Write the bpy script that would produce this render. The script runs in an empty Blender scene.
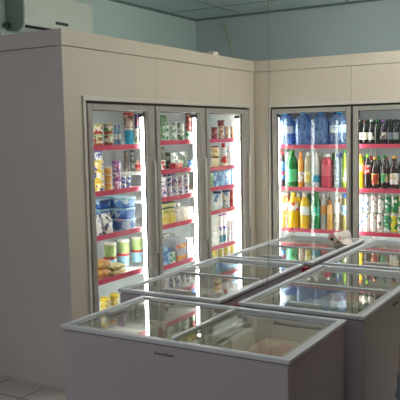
import bpy, bmesh, math, random
from mathutils import Vector, Matrix
random.seed(7)
S = bpy.context.scene
COL = S.collection
PI = math.pi

# ------------------------------------------------------------------ camera
F_PX, PITCH, ROLL, YAW = 712.4, math.radians(-5.382), math.radians(-1.157), math.radians(30.539)
CAM = Vector((2.969, -6.071, 1.647))
FW = Vector((-math.sin(YAW)*math.cos(PITCH), math.cos(YAW)*math.cos(PITCH), math.sin(PITCH)))
R0 = Vector((math.cos(YAW), math.sin(YAW), 0)); U0 = R0.cross(FW)
RT = math.cos(ROLL)*R0 + math.sin(ROLL)*U0
UP = math.cos(ROLL)*U0 - math.sin(ROLL)*R0
cd = bpy.data.cameras.new('camera'); cam = bpy.data.objects.new('camera', cd); COL.objects.link(cam)
cd.sensor_width = 36; cd.lens = F_PX/400*36; cd.clip_start = .05
cam.matrix_world = Matrix(((RT.x, UP.x, -FW.x, CAM.x), (RT.y, UP.y, -FW.y, CAM.y), (RT.z, UP.z, -FW.z, CAM.z), (0, 0, 0, 1)))
S.camera = cam
S.view_settings.view_transform = 'Standard'; S.view_settings.look = 'None'
S.view_settings.gamma = 1; S.view_settings.use_curve_mapping = False
S.view_settings.exposure = 0

def ray(u, v, axis, val):
    """where the sight line through (u,v) meets the plane axis=val"""
    d = FW + RT*((u-200)/F_PX) - UP*((v-200)/F_PX)
    return CAM + d*((val-CAM[axis])/d[axis])

# ------------------------------------------------------------------ materials
def lin(c):
    return tuple((x/255/12.92 if x/255 <= .04045 else ((x/255+.055)/1.055)**2.4) for x in c) + (1,)
_m = {}
def newmat(name):
    m = bpy.data.materials.new(name); m.use_nodes = True
    nt = m.node_tree; b = nt.nodes['Principled BSDF']
    return m, nt, b
def mat(name, c, rough=.5, metal=0, amp=.06, scale=6, bump=0, coat=0):
    """painted / plastic / metal surface with slight uneven tone"""
    if name in _m: return _m[name]
    m, nt, b = newmat(name)
    tc = nt.nodes.new('ShaderNodeTexCoord'); n = nt.nodes.new('ShaderNodeTexNoise')
    n.inputs['Scale'].default_value = scale; n.inputs['Detail'].default_value = 4
    nt.links.new(tc.outputs['Object'], n.inputs['Vector'])
    r = nt.nodes.new('ShaderNodeValToRGB'); l = lin(c)
    r.color_ramp.elements[0].color = tuple(x*(1-amp) for x in l[:3])+(1,)
    r.color_ramp.elements[1].color = tuple(min(1, x*(1+amp)) for x in l[:3])+(1,)
    r.color_ramp.elements[0].position = .3; r.color_ramp.elements[1].position = .7
    nt.links.new(n.outputs['Fac'], r.inputs['Fac']); nt.links.new(r.outputs['Color'], b.inputs['Base Color'])
    b.inputs['Roughness'].default_value = rough; b.inputs['Metallic'].default_value = metal
    b.inputs['Coat Weight'].default_value = coat
    if bump:
        bp = nt.nodes.new('ShaderNodeBump'); bp.inputs['Strength'].default_value = bump; bp.inputs['Distance'].default_value = .004
        nt.links.new(n.outputs['Fac'], bp.inputs['Height']); nt.links.new(bp.outputs['Normal'], b.inputs['Normal'])
    _m[name] = m
    return m
def printed(name, cols, scale=40, rough=.4, sx=1, sz=1):
    """printed packaging: patches of several flat inks"""
    if name in _m: return _m[name]
    m, nt, b = newmat(name)
    tc = nt.nodes.new('ShaderNodeTexCoord'); mp = nt.nodes.new('ShaderNodeMapping')
    mp.inputs['Scale'].default_value = (sx, sx, sz)
    oi = nt.nodes.new('ShaderNodeObjectInfo'); ml = nt.nodes.new('ShaderNodeMath'); ml.operation = 'MULTIPLY'; ml.inputs[1].default_value = 3
    nt.links.new(oi.outputs['Random'], ml.inputs[0]); nt.links.new(ml.outputs[0], mp.inputs['Location'])
    nt.links.new(tc.outputs['Object'], mp.inputs['Vector'])
    v = nt.nodes.new('ShaderNodeTexVoronoi'); v.inputs['Scale'].default_value = scale
    nt.links.new(mp.outputs['Vector'], v.inputs['Vector'])
    sp = nt.nodes.new('ShaderNodeSeparateColor'); nt.links.new(v.outputs['Color'], sp.inputs['Color'])
    r = nt.nodes.new('ShaderNodeValToRGB'); r.color_ramp.interpolation = 'CONSTANT'
    e = r.color_ramp.elements
    e[0].color = lin(cols[0]); e[1].color = lin(cols[1]); e[1].position = 1/len(cols)
    for i in range(2, len(cols)):
        x = e.new(i/len(cols)); x.color = lin(cols[i])
    nt.links.new(sp.outputs['Red'], r.inputs['Fac']); nt.links.new(r.outputs['Color'], b.inputs['Base Color'])
    b.inputs['Roughness'].default_value = rough
    _m[name] = m
    return m
def pane(name, tint, base=.05, rough=0.0, body=0.0):
    """clear sheet: see-through with an angle-dependent mirror reflection"""
    if name in _m: return _m[name]
    m = bpy.data.materials.new(name); m.use_nodes = True; nt = m.node_tree
    nt.nodes.remove(nt.nodes['Principled BSDF']); out = nt.nodes['Material Output']
    t = nt.nodes.new('ShaderNodeBsdfTransparent'); t.inputs['Color'].default_value = tuple(tint)+(1,)
    g = nt.nodes.new('ShaderNodeBsdfGlossy'); g.inputs['Roughness'].default_value = rough; g.inputs['Color'].default_value = (1, 1, 1, 1)
    lw = nt.nodes.new('ShaderNodeLayerWeight'); lw.inputs['Blend'].default_value = .5
    p = nt.nodes.new('ShaderNodeMath'); p.operation = 'POWER'; p.inputs[1].default_value = 5
    nt.links.new(lw.outputs['Facing'], p.inputs[0])
    ma = nt.nodes.new('ShaderNodeMath'); ma.operation = 'MULTIPLY_ADD'; ma.inputs[1].default_value = 1-base; ma.inputs[2].default_value = base
    nt.links.new(p.outputs[0], ma.inputs[0])
    mx = nt.nodes.new('ShaderNodeMixShader'); nt.links.new(ma.outputs[0], mx.inputs['Fac'])
    nt.links.new(g.outputs[0], mx.inputs[2])
    if body:
        d = nt.nodes.new('ShaderNodeBsdfDiffuse'); d.inputs['Color'].default_value = tuple(tint)+(1,)
        no = nt.nodes.new('ShaderNodeTexNoise'); no.inputs['Scale'].default_value = 9
        mm = nt.nodes.new('ShaderNodeMath'); mm.operation = 'MULTIPLY'; mm.inputs[1].default_value = body*2
        nt.links.new(no.outputs['Fac'], mm.inputs[0])
        m2 = nt.nodes.new('ShaderNodeMixShader'); nt.links.new(mm.outputs[0], m2.inputs['Fac'])
        nt.links.new(t.outputs[0], m2.inputs[1]); nt.links.new(d.outputs[0], m2.inputs[2])
        nt.links.new(m2.outputs[0], mx.inputs[1])
    else:
        nt.links.new(t.outputs[0], mx.inputs[1])
    nt.links.new(mx.outputs[0], out.inputs['Surface'])
    _m[name] = m
    return m
def glow(name, c, strength):
    if name in _m: return _m[name]
    m, nt, b = newmat(name)
    b.inputs['Base Color'].default_value = (.9, .9, .9, 1)
    b.inputs['Emission Color'].default_value = tuple(c)+(1,); b.inputs['Emission Strength'].default_value = strength
    _m[name] = m
    return m

# ------------------------------------------------------------------ mesh helpers
def add_box(bm, x0, y0, z0, x1, y1, z1, mi=0, bev=0):
    m = bmesh.new(); bmesh.ops.create_cube(m, size=1)
    for v in m.verts:
        v.co = Vector((x0+(v.co.x+.5)*(x1-x0), y0+(v.co.y+.5)*(y1-y0), z0+(v.co.z+.5)*(z1-z0)))
    if bev: bmesh.ops.bevel(m, geom=list(m.edges), offset=bev, segments=2, affect='EDGES', profile=.5)
    merge(bm, m, mi)
def merge(bm, m, mi=0, mx=None):
    vs = {}
    for v in m.verts: vs[v] = bm.verts.new(mx @ v.co if mx else v.co)
    for f in m.faces:
        try:
            n = bm.faces.new([vs[v] for v in f.verts]); n.material_index = mi if mi is not None else f.material_index; n.smooth = f.smooth
        except ValueError: pass
    m.free()
def add_lathe(bm, prof, seg=16, mi=0, c=(0, 0, 0)):
    """prof: list of (radius, z[, material index of the band above])"""
    rings = []
    for p in prof:
        r, z = p[0], p[1]
        rings.append([bm.verts.new((c[0]+r*math.cos(2*PI*k/seg), c[1]+r*math.sin(2*PI*k/seg), c[2]+z)) for k in range(seg)] if r > 1e-6
                     else [bm.verts.new((c[0], c[1], c[2]+z))])
    for i in range(len(rings)-1):
        a, b = rings[i], rings[i+1]; mm = prof[i][2] if len(prof[i]) > 2 else mi
        for k in range(seg):
            k2 = (k+1) % seg
            if len(a) == 1 and len(b) == 1: continue
            f = bm.faces.new([a[0], b[k2], b[k]] if len(a) == 1 else [a[k], a[k2], b[0]] if len(b) == 1 else [a[k], a[k2], b[k2], b[k]])
            f.smooth = True; f.material_index = mm
def add_tube(bm, pts, r, seg=8, mi=0):
    pts = [Vector(p) for p in pts]; rings = []
    for i, p in enumerate(pts):
        d = (pts[min(i+1, len(pts)-1)]-pts[max(i-1, 0)]).normalized()
        a = d.orthogonal().normalized() if i == 0 else (pa - d*pa.dot(d)).normalized()
        pa = a; b = d.cross(a)
        rings.append([bm.verts.new(p+r*(math.cos(2*PI*k/seg)*a+math.sin(2*PI*k/seg)*b)) for k in range(seg)])
    for i in range(len(rings)-1):
        for k in range(seg):
            f = bm.faces.new([rings[i][k], rings[i][(k+1) % seg], rings[i+1][(k+1) % seg], rings[i+1][k]]); f.smooth = True; f.material_index = mi
    bm.faces.new(rings[0][::-1]); bm.faces.new(rings[-1])
def obj(name, bm, mats, parent=None, loc=(0, 0, 0), rz=0):
    bmesh.ops.recalc_face_normals(bm, faces=list(bm.faces))
    me = bpy.data.meshes.new(name); bm.to_mesh(me); bm.free()
    for m in (mats if isinstance(mats, (list, tuple)) else [mats]): me.materials.append(m)
    o = bpy.data.objects.new(name, me); COL.objects.link(o); o.location = loc; o.rotation_euler = (0, 0, rz)
    if parent: o.parent = parent
    return o
def boxes(name, lst, mats, parent=None, bev=0, **k):
    bm = bmesh.new()
    for b in lst: add_box(bm, *b, bev=bev)
    return obj(name, bm, mats, parent, **k)
def tag(o, label, cat, group=None):
    o['label'] = label; o['category'] = cat
    if group: o['group'] = group
    return o
def empty(name, loc, rz=0):
    o = bpy.data.objects.new(name, None); COL.objects.link(o); o.location = loc; o.rotation_euler = (0, 0, rz); o.empty_display_size = .1
    return o
def struct(o):
    o['kind'] = 'structure'; return o
def dup(root, loc, rz=None):
    r = root.copy(); COL.objects.link(r); r.location = loc
    if rz is not None: r.rotation_euler = (0, 0, rz)
    for ch in list(root.children):
        c = ch.copy(); COL.objects.link(c); c.parent = r
        for g in list(ch.children):
            d = g.copy(); COL.objects.link(d); d.parent = c
    return r

# ------------------------------------------------------------------ palette
PANEL = mat('cream_panel', (204, 195, 178), .45, amp=.025, scale=3)
PANEL_END = mat('cream_panel_cool_light', (200, 190, 190), .5, amp=.03, scale=2)  # same panel as the front, cool daylight tint put into its colour
SEAM = mat('dark_seam', (92, 84, 74), .8)
ALU = mat('brushed_aluminium', (206, 202, 192), .42, .15, amp=.05, scale=30)
ALU_D = mat('door_frame_grey', (164, 161, 153), .42, .12, amp=.06, scale=20)
GASKET = mat('dark_rubber_gasket', (54, 50, 46), .7)
INNER = mat('white_liner', (222, 226, 226), .5, amp=.03)
SHELF = mat('white_coated_shelf', (228, 226, 222), .5)
STRIP = mat('red_price_strip', (216, 78, 104), .22, amp=.05, scale=12)
TUBE = glow('fluorescent_tube', (.98, 1, .97), 21)
BLACK = mat('black_plastic', (22, 22, 22), .5)
DOORGLASS = pane('cooler_glass', (.965, .98, .975), .015)
LIDGLASS = pane('freezer_lid_glass', (.92, .94, .91), .05, 0, .05)
RIM = mat('freezer_rim_plastic', (214, 218, 224), .35, 0, amp=.03)
RIM_D = mat('freezer_rail', (196, 198, 196), .4, .1)
FBODY = mat('freezer_white_steel', (186, 179, 188), .42, amp=.02, scale=2)
FLINER = mat('freezer_liner', (176, 182, 178), .5)
ACW = mat('white_casing', (236, 244, 232), .45, amp=.02)

# ------------------------------------------------------------------ room
def wall_plane(name, lst, m): return struct(boxes(name, lst, m))
m, nt, b = newmat('floor_tiles')
tc = nt.nodes.new('ShaderNodeTexCoord'); mp = nt.nodes.new('ShaderNodeMapping'); mp.inputs['Location'].default_value = (.25, -.07, 0)
br = nt.nodes.new('ShaderNodeTexBrick'); br.offset = 0; br.inputs['Scale'].default_value = 1
br.inputs['Brick Width'].default_value = .33; br.inputs['Row Height'].default_value = .33; br.inputs['Mortar Size'].default_value = .006
br.inputs['Color1'].default_value = lin((196, 190, 182)); br.inputs['Color2'].default_value = lin((188, 183, 176)); br.inputs['Mortar'].default_value = lin((88, 82, 78))
nt.links.new(tc.outputs['Object'], mp.inputs['Vector']); nt.links.new(mp.outputs['Vector'], br.inputs['Vector'])
nt.links.new(br.outputs['Color'], b.inputs['Base Color']); b.inputs['Roughness'].default_value = .35
wall_plane('floor', [(-3.2, -9, -.1, 3.8, 1.1, 0)], m)
TEAL = mat('teal_grey_paint', (198, 211, 212), .8, amp=.02, scale=2)
TEAL_LIT = mat('teal_paint_lit', (214, 236, 230), .8, amp=.02, scale=2)  # teal wall paint lightened to carry the brighter light on the left wall
CEIL = mat('ceiling_board', (228, 244, 242), .85, amp=.03, scale=4)
ZC = 2.92
wall_plane('wall_back', [(-1.3, .98, 0, 3.8, 1.08, ZC)], TEAL)
wall_plane('wall_left', [(-1.3, -3.4, 0, -1.2, .98, ZC)], TEAL_LIT)
wall_plane('wall_right', [(3.7, -9, 0, 3.8, .98, ZC)], mat('brown_paint', (118, 94, 72), .85))
wall_plane('wall_front', [(-3.2, -3.4, 0, -1.3, -3.3, ZC)], TEAL_LIT)
wall_plane('ceiling', [(-3.2, -7, ZC, 3.8, 1.08, ZC+.1)], CEIL)
# thin cover strips over the ceiling board joints
trim = [(-1.2, y-.006, ZC-.004, 3.7, y+.006, ZC) for y in (-3.2, -2.0, -.8, .42)] + [(x-.006, -7, ZC-.004, x+.006, .98, ZC) for x in (-.6, .6, 1.8, 3.0)]
wall_plane('trim_1', trim, mat('ceiling_joint', (150, 172, 170), .8))
wall_plane('trim_2', [(-1.2, .955, ZC-.02, 3.7, .98, ZC), (-1.2, -3.3, ZC-.02, -1.18, .98, ZC)], mat('ceiling_cornice', (120, 138, 138), .8))

# ------------------------------------------------------------------ walk-in coolers (local x along the front, local y inwards)
def cooler(name, loc, rz, W, DEP, doors, tubes, bays, base_z, label, left_end, seams):
    t = empty(name, loc, rz); tag(t, label, 'walk-in cooler')
    X0, X1 = doors[0]-.032, doors[-1]+.032
    H = 2.3
    # front skin
    boxes('front_post', [(.004 if left_end else 0, 0, 0, X0, .05, 1.9)], PANEL, t)
    if X1 < W-.01: boxes('front_post', [(X1, 0, 0, W, .05, 1.9)], PANEL, t)
    boxes('kick_panel', [(X0, 0, 0, X1, .05, .19)], PANEL, t)
    xs = [(.004 if left_end else 0)-.0012]+list(seams)+[W+.0012]
    for a, c in zip(xs, xs[1:]): boxes('header_panel', [(a+.0012, 0, 1.9, c-.0012, .05, 2.198)], PANEL, t)
    boxes('header_backing', [(.01, .03, 1.902, W-.01, .05, 2.205)], SEAM, t)
    boxes('top_band', [(-.001 if left_end else .0, -.006, 2.202, W-(.008 if left_end else 0), .05, H)], PANEL, t)
    # end, back, roof, floor
    if left_end:
        boxes('end_panel', [(0, 0, 0, .004, .0502, 2.198), (0, .0501, 0, .05, DEP, 2.198)], PANEL_END, t)
        boxes('end_band', [(-.006, -.006, 2.202, -.001, .0502, H), (-.006, .0501, 2.202, .05, DEP, H)], PANEL_END, t)
        boxes('base_strip', [(-.008, 0, 0, 0, DEP, .02)], mat('base_strip_grey', (186, 178, 174), .6), t)
    else:
        boxes('end_panel', [(0, .0501, 0, .05, DEP, H)], INNER, t)
    boxes('end_panel', [(W-.05, .0501, 0, W, DEP, H)], INNER, t)
    boxes('rear_panel', [(.05, DEP-.05, 0, W-.05, DEP, H)], INNER, t)
    boxes('roof_panel', [(.05, .0501, 2.2, W-.05, DEP-.05, H-.002)], INNER, t)
    boxes('inner_ceiling', [(.05, .055, 1.88, W-.05, .72, 1.9)], INNER, t)
    boxes('inner_back', [(.05, .70, .2, W-.05, .715, 1.88)], mat('back_liner_grey', (196, 202, 204), .5, amp=.08, scale=5), t)
    boxes('base_panel', [(.05, .0501, .0, W-.05, DEP-.05, .29)], INNER, t)
    # surround around the row of doors
    s = .032
    sur = boxes('door_surround', [(X0, -.014, 1.868, X1, .05, 1.9), (X0, -.014, .19, X1, .05, .21), (X0, -.014, .21, X0+s-.006, .05, 1.868), (X1-s+.006, -.014, .21, X1, .05, 1.868)], ALU, t, bev=.003)
    boxes('gasket', [(X0+s-.006, .012, 1.852, X1-s+.006, .05, 1.868), (X0+s-.006, .012, .21, X0+s, .05, 1.852), (X1-s, .012, .21, X1-s+.006, .05, 1.852)]
          + [(d-.012, .012, .21, d+.012, .05, 1.852) for d in doors[1:-1]] + [(X0+s-.006, .012, .205, X1-s+.006, .05, .2101)], GASKET, sur)
    # doors
    ls, rs = (.048, .08) if left_end else (.042, .040)
    for i, (a, c) in enumerate(zip(doors, doors[1:])):
        a += .012; c -= .008
        d = boxes('door', [(a, -.012, .215, a+ls, .022, 1.85), (c-rs, -.012, .215, c, .022, 1.85), (a+ls, -.012, 1.81, c-rs, .022, 1.85), (a+ls, -.012, .215, c-rs, .022, .265)], ALU_D, t, bev=.004)
        boxes('glass_pane', [(a+ls, .002, .265, c-rs, .007, 1.81)], DOORGLASS, d)
        bm = bmesh.new(); x = c-rs*.42
        add_tube(bm, [(x, -.012, .75), (x, -.03, .77), (x, -.03, 1.43), (x, -.012, 1.45)], .008)
        obj('handle', bm, ALU, d)
        boxes('inner_gasket', [(a+ls-.004, .0225, .262, a+ls+.006, .03, 1.812), (c-rs-.006, .0225, .262, c-rs+.004, .03, 1.812), (a+ls-.004, .0225, 1.806, c-rs+.004, .03, 1.816), (a+ls-.004, .0225, .258, c-rs+.004, .03, .268)], GASKET, d)
    # lamps on the mullions
    for x in tubes:
        td, tr, mw = (.092, .0195, .028) if left_end or x < .5 else (.082, .015, .044)
        bm = bmesh.new(); add_lathe(bm, [(0, 0), (tr, 0), (tr, 1.50), (0, 1.50)], 12, 0, (x, td, .27))
        lamp = obj('lamp_tube', bm, TUBE, t)
        for za, zc_ in ((1.771, 1.80), (.235, .2695)): boxes('lamp_socket', [(x-.02, .0665, za, x+.02, .12, zc_)], BLACK, lamp)
        boxes('mullion', [(x-mw, .051, .25, x+mw, .066, 1.85)], ALU, t)
    # shelves
    for a, c, zs in bays:
        for z in zs:
            sh = boxes('shelf', [(a, .108, z-.008, c, .62, z+.008)], SHELF, t)
            bm = bmesh.new(); add_box(bm, a, .098, z-.02, c, .1075, z+.016, bev=.002); obj('price_strip', bm, STRIP, sh)
        for x in (a+.006, c-.006):
            boxes('upright', [(x-.006, .6, .3, x+.006, .62, 1.85)], ALU, t)
    return t
B1 = (1.560, 1.247, .940, .631); B2 = (1.578, 1.350, 1.133, .916, .591); B3 = (1.578, 1.332, 1.154, .947, .627)
RS = (1.503, 1.111, .723)
L_LEN = 2.671
cooler('walk_in_cooler', (0, -L_LEN, 0), PI/2, L_LEN, 1.2, (.205, .99, 1.735, 2.535), (.16, .975, 1.735, 2.515),
       ((.09, .968, B1), (.985, 1.725, B2), (1.745, 2.56, B3)), .29,
       'long cream walk-in cooler with three glass doors stocked with tubs and cartons', True, (1.03, 2.01))
cooler('walk_in_cooler', (0.004, 0, 0), 0, 1.82, .95, (.168, .938, 1.75), (.186, .940, 1.728),
       ((.1, .93, RS), (.95, 1.74, RS)), .29,
       'cream walk-in cooler at right with glass doors stocked with drinks', False, (.936,))

# ------------------------------------------------------------------ goods
def p_tub(bm, w, h): r = w/2; return None
def make_tub(name, r, h, body, lid, band=None):
    bm = bmesh.new(); rb = r*.86; hb = h*.86
    if band is not None:
        add_lathe(bm, [(0, 0, 0), (rb*.97, 0, 0), (rb, .004, 1), (rb+(r-rb)*.35, hb*.3, 0), (r*.97, hb, 0), (0, hb, 0)], 16)
        o = obj(name, bm, [body, band])
    else:
        add_lathe(bm, [(0, 0), (rb*.97, 0), (rb, .004), (r*.97, hb), (0, hb)], 16); o = obj(name, bm, body)
    bm = bmesh.new(); add_lathe(bm, [(0, hb), (r, hb), (r, h-.003), (r*.95, h-.001), (0, h-.001)], 16); obj('lid', bm, lid, o)
    return o
def make_box(name, w, d, h, body, top=None):
    bm = bmesh.new(); add_box(bm, -w/2, -d/2, 0, w/2, d/2, h-.001, bev=min(w, h, d)*.05)
    o = obj(name, bm, body)
    if top:
        bm = bmesh.new(); add_box(bm, -w/2*.99, -d/2-.0012, h*.12, w/2*.99, -d/2-.0002, h*.5); obj('label', bm, top, o)
    return o
def make_recttub(name, w, d, h, body, lid):
    bm = bmesh.new(); add_box(bm, -w/2*.96, -d/2*.96, 0, w/2*.96, d/2*.96, h*.82, bev=min(w, d)*.12)
    for v in bm.verts: k = .9+.1*v.co.z/(h*.82); v.co.x *= k; v.co.y *= k
    o = obj(name, bm, body)
    bm = bmesh.new(); add_box(bm, -w/2, -d/2, h*.80, w/2, d/2, h-.001, bev=.004); obj('lid', bm, lid, o)
    return o
def make_bottle(name, r, h, body, cap, label=None, style='soda', lz=(.28, .55)):
    P = {'soda': [(0, 0), (.86, 0), (1, .03), (1, .58), (.93, .68), (.70, .80), (.40, .90), (.36, .93)],
         'beer': [(0, 0), (.92, 0), (1, .02), (1, .56), (.93, .63), (.60, .75), (.48, .80), (.45, .95)],
         'water': [(0, 0), (.9, 0), (1, .03), (1, .22), (.94, .25), (1, .28), (1, .64), (.88, .76), (.5, .88), (.3, .92), (.28, .95)],
         'jug': [(0, 0), (.92, 0), (1, .03), (1, .70), (.9, .80), (.6, .88), (.40, .91), (.38, .93)],
         'milk': [(0, 0), (.92, 0), (1, .03), (1, .55), (.88, .66), (.52, .78), (.46, .86)]}[style]
    bm = bmesh.new(); add_lathe(bm, [(a*r, z*h) for a, z in P]+[(0, P[-1][1]*h)], 18); o = obj(name, bm, body)
    z0 = P[-1][1]*h-.012; cr = P[-1][0]*r*1.22
    bm = bmesh.new(); add_lathe(bm, [(0, z0), (cr, z0), (cr, h-.003), (cr*.9, h-.001), (0, h-.001)], 14); obj('cap', bm, cap, o)
    if label:
        bm = bmesh.new(); add_lathe(bm, [(r*1.004, lz[0]*h), (r*1.012, lz[0]*h+.001), (r*1.012, lz[1]*h-.001), (r*1.004, lz[1]*h)], 18); obj('label', bm, label, o)
    return o
def make_can(name, r, h, body, band=None):
    bm = bmesh.new()
    add_lathe(bm, [(0, .004, 1), (r*.78, .002, 1), (r*.82, 0, 1), (r, .012, 0), (r, h*.40, 2 if band else 0), (r, h*.78, 0), (r, h-.014, 1), (r*.86, h-.003, 1), (r*.84, h-.001, 1), (r*.78, h-.004, 1), (0, h-.004, 1)], 16)
    return obj(name, bm, [body, ALU, band or body])
def make_bag(name, w, d, h, body, soft=.35):
    """filled pouch: pinched top seam, bulging middle"""
    bm = bmesh.new(); n = 8; m = 8
    grid = {}
    for s in (-1, 1):
        for i in range(n+1):
            for j in range(m+1):
                x = -1+2*i/n; z = j/m
                b = (1-x**4)*(1-max(0, z-.25)**2*1.75)
                b = max(0, b)
                key = (s, i, j)
                y = s*d/2*b*(.92+.08*math.sin(5*x+3*z))
                if abs(x) == 1 or (b < 1e-4): key = (0, i, j); y = 0
                if key not in grid: grid[key] = bm.verts.new((x*w/2*(1-.06*z), y, z*(h-.001)))
    g = lambda s, i, j: grid.get((s, i, j)) or grid[(0, i, j)]
    for s in (-1, 1):
        for i in range(n):
            for j in range(m):
                vs = []
                for q in ((i, j), (i+1, j), (i+1, j+1), (i, j+1)):
                    v = g(s, *q)
                    if v not in vs: vs.append(v)
                if len(vs) > 2:
                    try: f = bm.faces.new(vs); f.smooth = True
                    except ValueError: pass
    for i in range(n):                                  # bottom
        vs = []
        for v in (g(-1, i, 0), g(-1, i+1, 0), g(1, i+1, 0), g(1, i, 0)):
            if v not in vs: vs.append(v)
        if len(vs) > 2: bm.faces.new(vs)
    return obj(name, bm, body)
def make_packet(name, w, d, h, body):
    """flat packet lying down, crimped at both ends"""
    bm = bmesh.new(); n = 10; mseg = 12; rings = []
    for i in range(n+1):
        x = -1+2*i/n; k = max(.04, (1-abs(x)**5))
        rings.append([bm.verts.new((x*w/2, d/2*(.9+.1*k)*math.copysign(abs(math.cos(a))**.7, math.cos(a)), h/2*(1+k*math.copysign(abs(math.sin(a))**.8, math.sin(a)))))
                      for a in [2*PI*q/mseg for q in range(mseg)]])
    for i in range(n):
        for q in range(mseg):
            f = bm.faces.new([rings[i][q], rings[i][(q+1) % mseg], rings[i+1][(q+1) % mseg], rings[i+1][q]]); f.smooth = True
    bm.faces.new(rings[0]); bm.faces.new(rings[-1])
    return obj(name, bm, body)

ORD = ('first', 'second', 'third', 'fourth', 'fifth', 'sixth', 'seventh', 'eighth', 'ninth', 'tenth', 'eleventh', 'twelfth')
def colword(i, n):
    if n == 1: return ''
    if n == 2: return ('left one', 'right one')[i]
    if n == 3: return ('left one', 'middle one', 'right one')[i]
    return 'leftmost' if i == 0 else 'rightmost' if i == n-1 else ORD[i]+' from left'
def rowword(j, n):      # j counts from the bottom
    if n == 1: return ''
    if n == 2: return ('lower', 'upper')[j]
    if n == 3: return ('bottom', 'middle', 'top')[j]
    return 'lowest' if j == 0 else 'topmost' if j == n-1 else ORD[j]+' up'
LAST_TOP = [0]
def put(side, where, zb, px, D, cols, rows, kind, name, desc, cat, **k):
    """px = (u0, v0, u1) : the span across and the top of the group in the view; D = how deep behind the front it stands"""
    u0, v0, u1 = px
    axis = 0 if side == 'L' else 1
    fv = -D if side == 'L' else D
    mid = ray((u0+u1)/2, v0+10, axis, fv)
    ztop = ray((u0+u1)/2, v0, axis, fv).z
    zb += .009 if zb != LAST_TOP[0] else .0005
    h = (ztop-zb)/rows
    rz = PI/2 if side == 'L' else 0
    protos = {}
    group = k.pop('group', None)
    descs = desc if isinstance(desc, list) else [desc]*cols
    bodies = k.pop('body'); bodies = bodies if isinstance(bodies, list) else [bodies]*cols
    dd = k.pop('d', None)
    for i in range(cols):
        a = u0+(u1-u0)*i/cols; c = u0+(u1-u0)*(i+1)/cols
        pm = ray((a+c)/2, v0+10, axis, fv); dep = (pm-CAM).dot(FW)
        if kind in ('tub', 'bottle', 'can'):
            r = (c-a)/2*dep/F_PX*.97
            pm = ray((a+c)/2, v0+10, axis, fv-r if side == 'L' else fv+r); r = r*(pm-CAM).dot(FW)/dep
            loc = (pm.x, pm.y)
        else:
            pa = ray(a, v0+10, axis, fv); pc = ray(c, v0+10, axis, fv)
            w = (pc-pa).length*.97; d = dd or w
            loc = (fv-d/2, pm.y) if side == 'L' else (pm.x, fv+d/2)
        bi = bodies[i]
        for j in range(rows):
            L3 = (loc[0], loc[1], zb+j*h)
            if id(bi) in protos:
                o = dup(protos[id(bi)], L3, rz)
            else:
                if kind == 'tub': o = make_tub(name, r, h, bi, k['lid'], k.get('band'))
                elif kind == 'bottle': o = make_bottle(name, r, h, bi, k['cap'], None if bi.name == 'blue_water' else k.get('label'), k.get('style', 'soda'), k.get('lz', (.28, .55)))
                elif kind == 'can': o = make_can(name, r, h, bi, k.get('band'))
                elif kind == 'box': o = make_box(name, w, d, h, bi, k.get('label'))
                elif kind == 'recttub': o = make_recttub(name, w, d, h, bi, k['lid'])
                elif kind == 'bag': o = make_bag(name, w, d, h, bi)
                elif kind == 'packet': o = make_packet(name, w, d, h, bi)
                o.location = L3; o.rotation_euler = (0, 0, rz)
                protos[id(bi)] = o
            rw, cw = rowword(j, rows), colword(i, cols)
            pos = (rw+' row ' if rw and cw else rw+' of stack ' if rw else '')+cw
            o['label'] = ', '.join(x.strip() for x in (descs[i], pos, where) if x.strip())
            o['category'] = cat
            if cols*rows > 1 or group: o['group'] = group or (cat+'s, '+where)
    LAST_TOP[0] = zb+rows*h
    return LAST_TOP[0]

W = (238, 236, 230)
cream = mat('cream_plastic', (232, 224, 200), .4); white = mat('white_plastic', W, .4); red = mat('red_plastic', (196, 30, 44), .35)
green = mat('green_plastic', (52, 140, 70), .4); dgreen = mat('dark_green_plastic', (24, 66, 46), .4); blue = mat('blue_plastic', (46, 96, 180), .35)
navy = mat('navy_plastic', (28, 44, 110), .4); cyan = mat('cyan_plastic', (30, 168, 216), .35); yellow = mat('yellow_plastic', (236, 206, 60), .4)
brown = mat('brown_lid', (96, 44, 34), .4); purple = mat('purple_plastic', (150, 90, 170), .4); gold = mat('gold_foil', (190, 150, 70), .3, .6)
orange = mat('orange_plastic', (236, 130, 40), .4)
SH = ('top shelf', 'second shelf', 'third shelf', 'fourth shelf', 'fifth shelf')
# ---- leftmost door
w = 'leftmost door'
put('L', f'top shelf, {w}', B1[0], (93, 123, 113.5), .13, 2, 2, 'tub', 'yoghurt_tub', 'white tub with green and red print', 'tub',
    body=printed('green_red_print', [W, (70, 140, 60), (180, 40, 40), (240, 235, 210), (200, 190, 120)], 60), band=mat('brick_red_band', (170, 60, 44), .5), lid=mat('leaf_lid', (190, 200, 150), .4))
put('L', f'top shelf, {w}', B1[0], (113.5, 125, 121), .26, 2, 1, 'bottle', 'plastic_bottle', 'pale blue plastic bottle', 'bottle', body=mat('pale_blue_plastic', (120, 165, 200), .25), cap=blue, label=white)
t0 = put('L', f'top shelf, {w}', B1[0], (124, 128, 134.3), .14, 1, 1, 'tub', 'bucket', 'cyan bucket with white lid beneath red-lidded tub', 'bucket', body=cyan, lid=white)
put('L', f'top shelf, {w}', t0, (123, 112.5, 133.6), .14, 1, 1, 'tub', 'ice_cream_tub', 'red-lidded tub with brown print stacked on cyan bucket', 'tub', body=printed('brown_pink_print', [(200, 170, 150), (150, 70, 60), (230, 200, 190), (120, 90, 80)], 35), lid=red)
t0 = put('L', f'top shelf, {w}', B1[0], (134.3, 128.5, 138.6), .112, 1, 1, 'tub', 'ice_cream_tub', 'white and pink tub beneath a dark tub', 'tub', body=printed('pink_green_print', [W, (220, 120, 140), (120, 190, 120), W], 45), lid=white)
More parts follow.
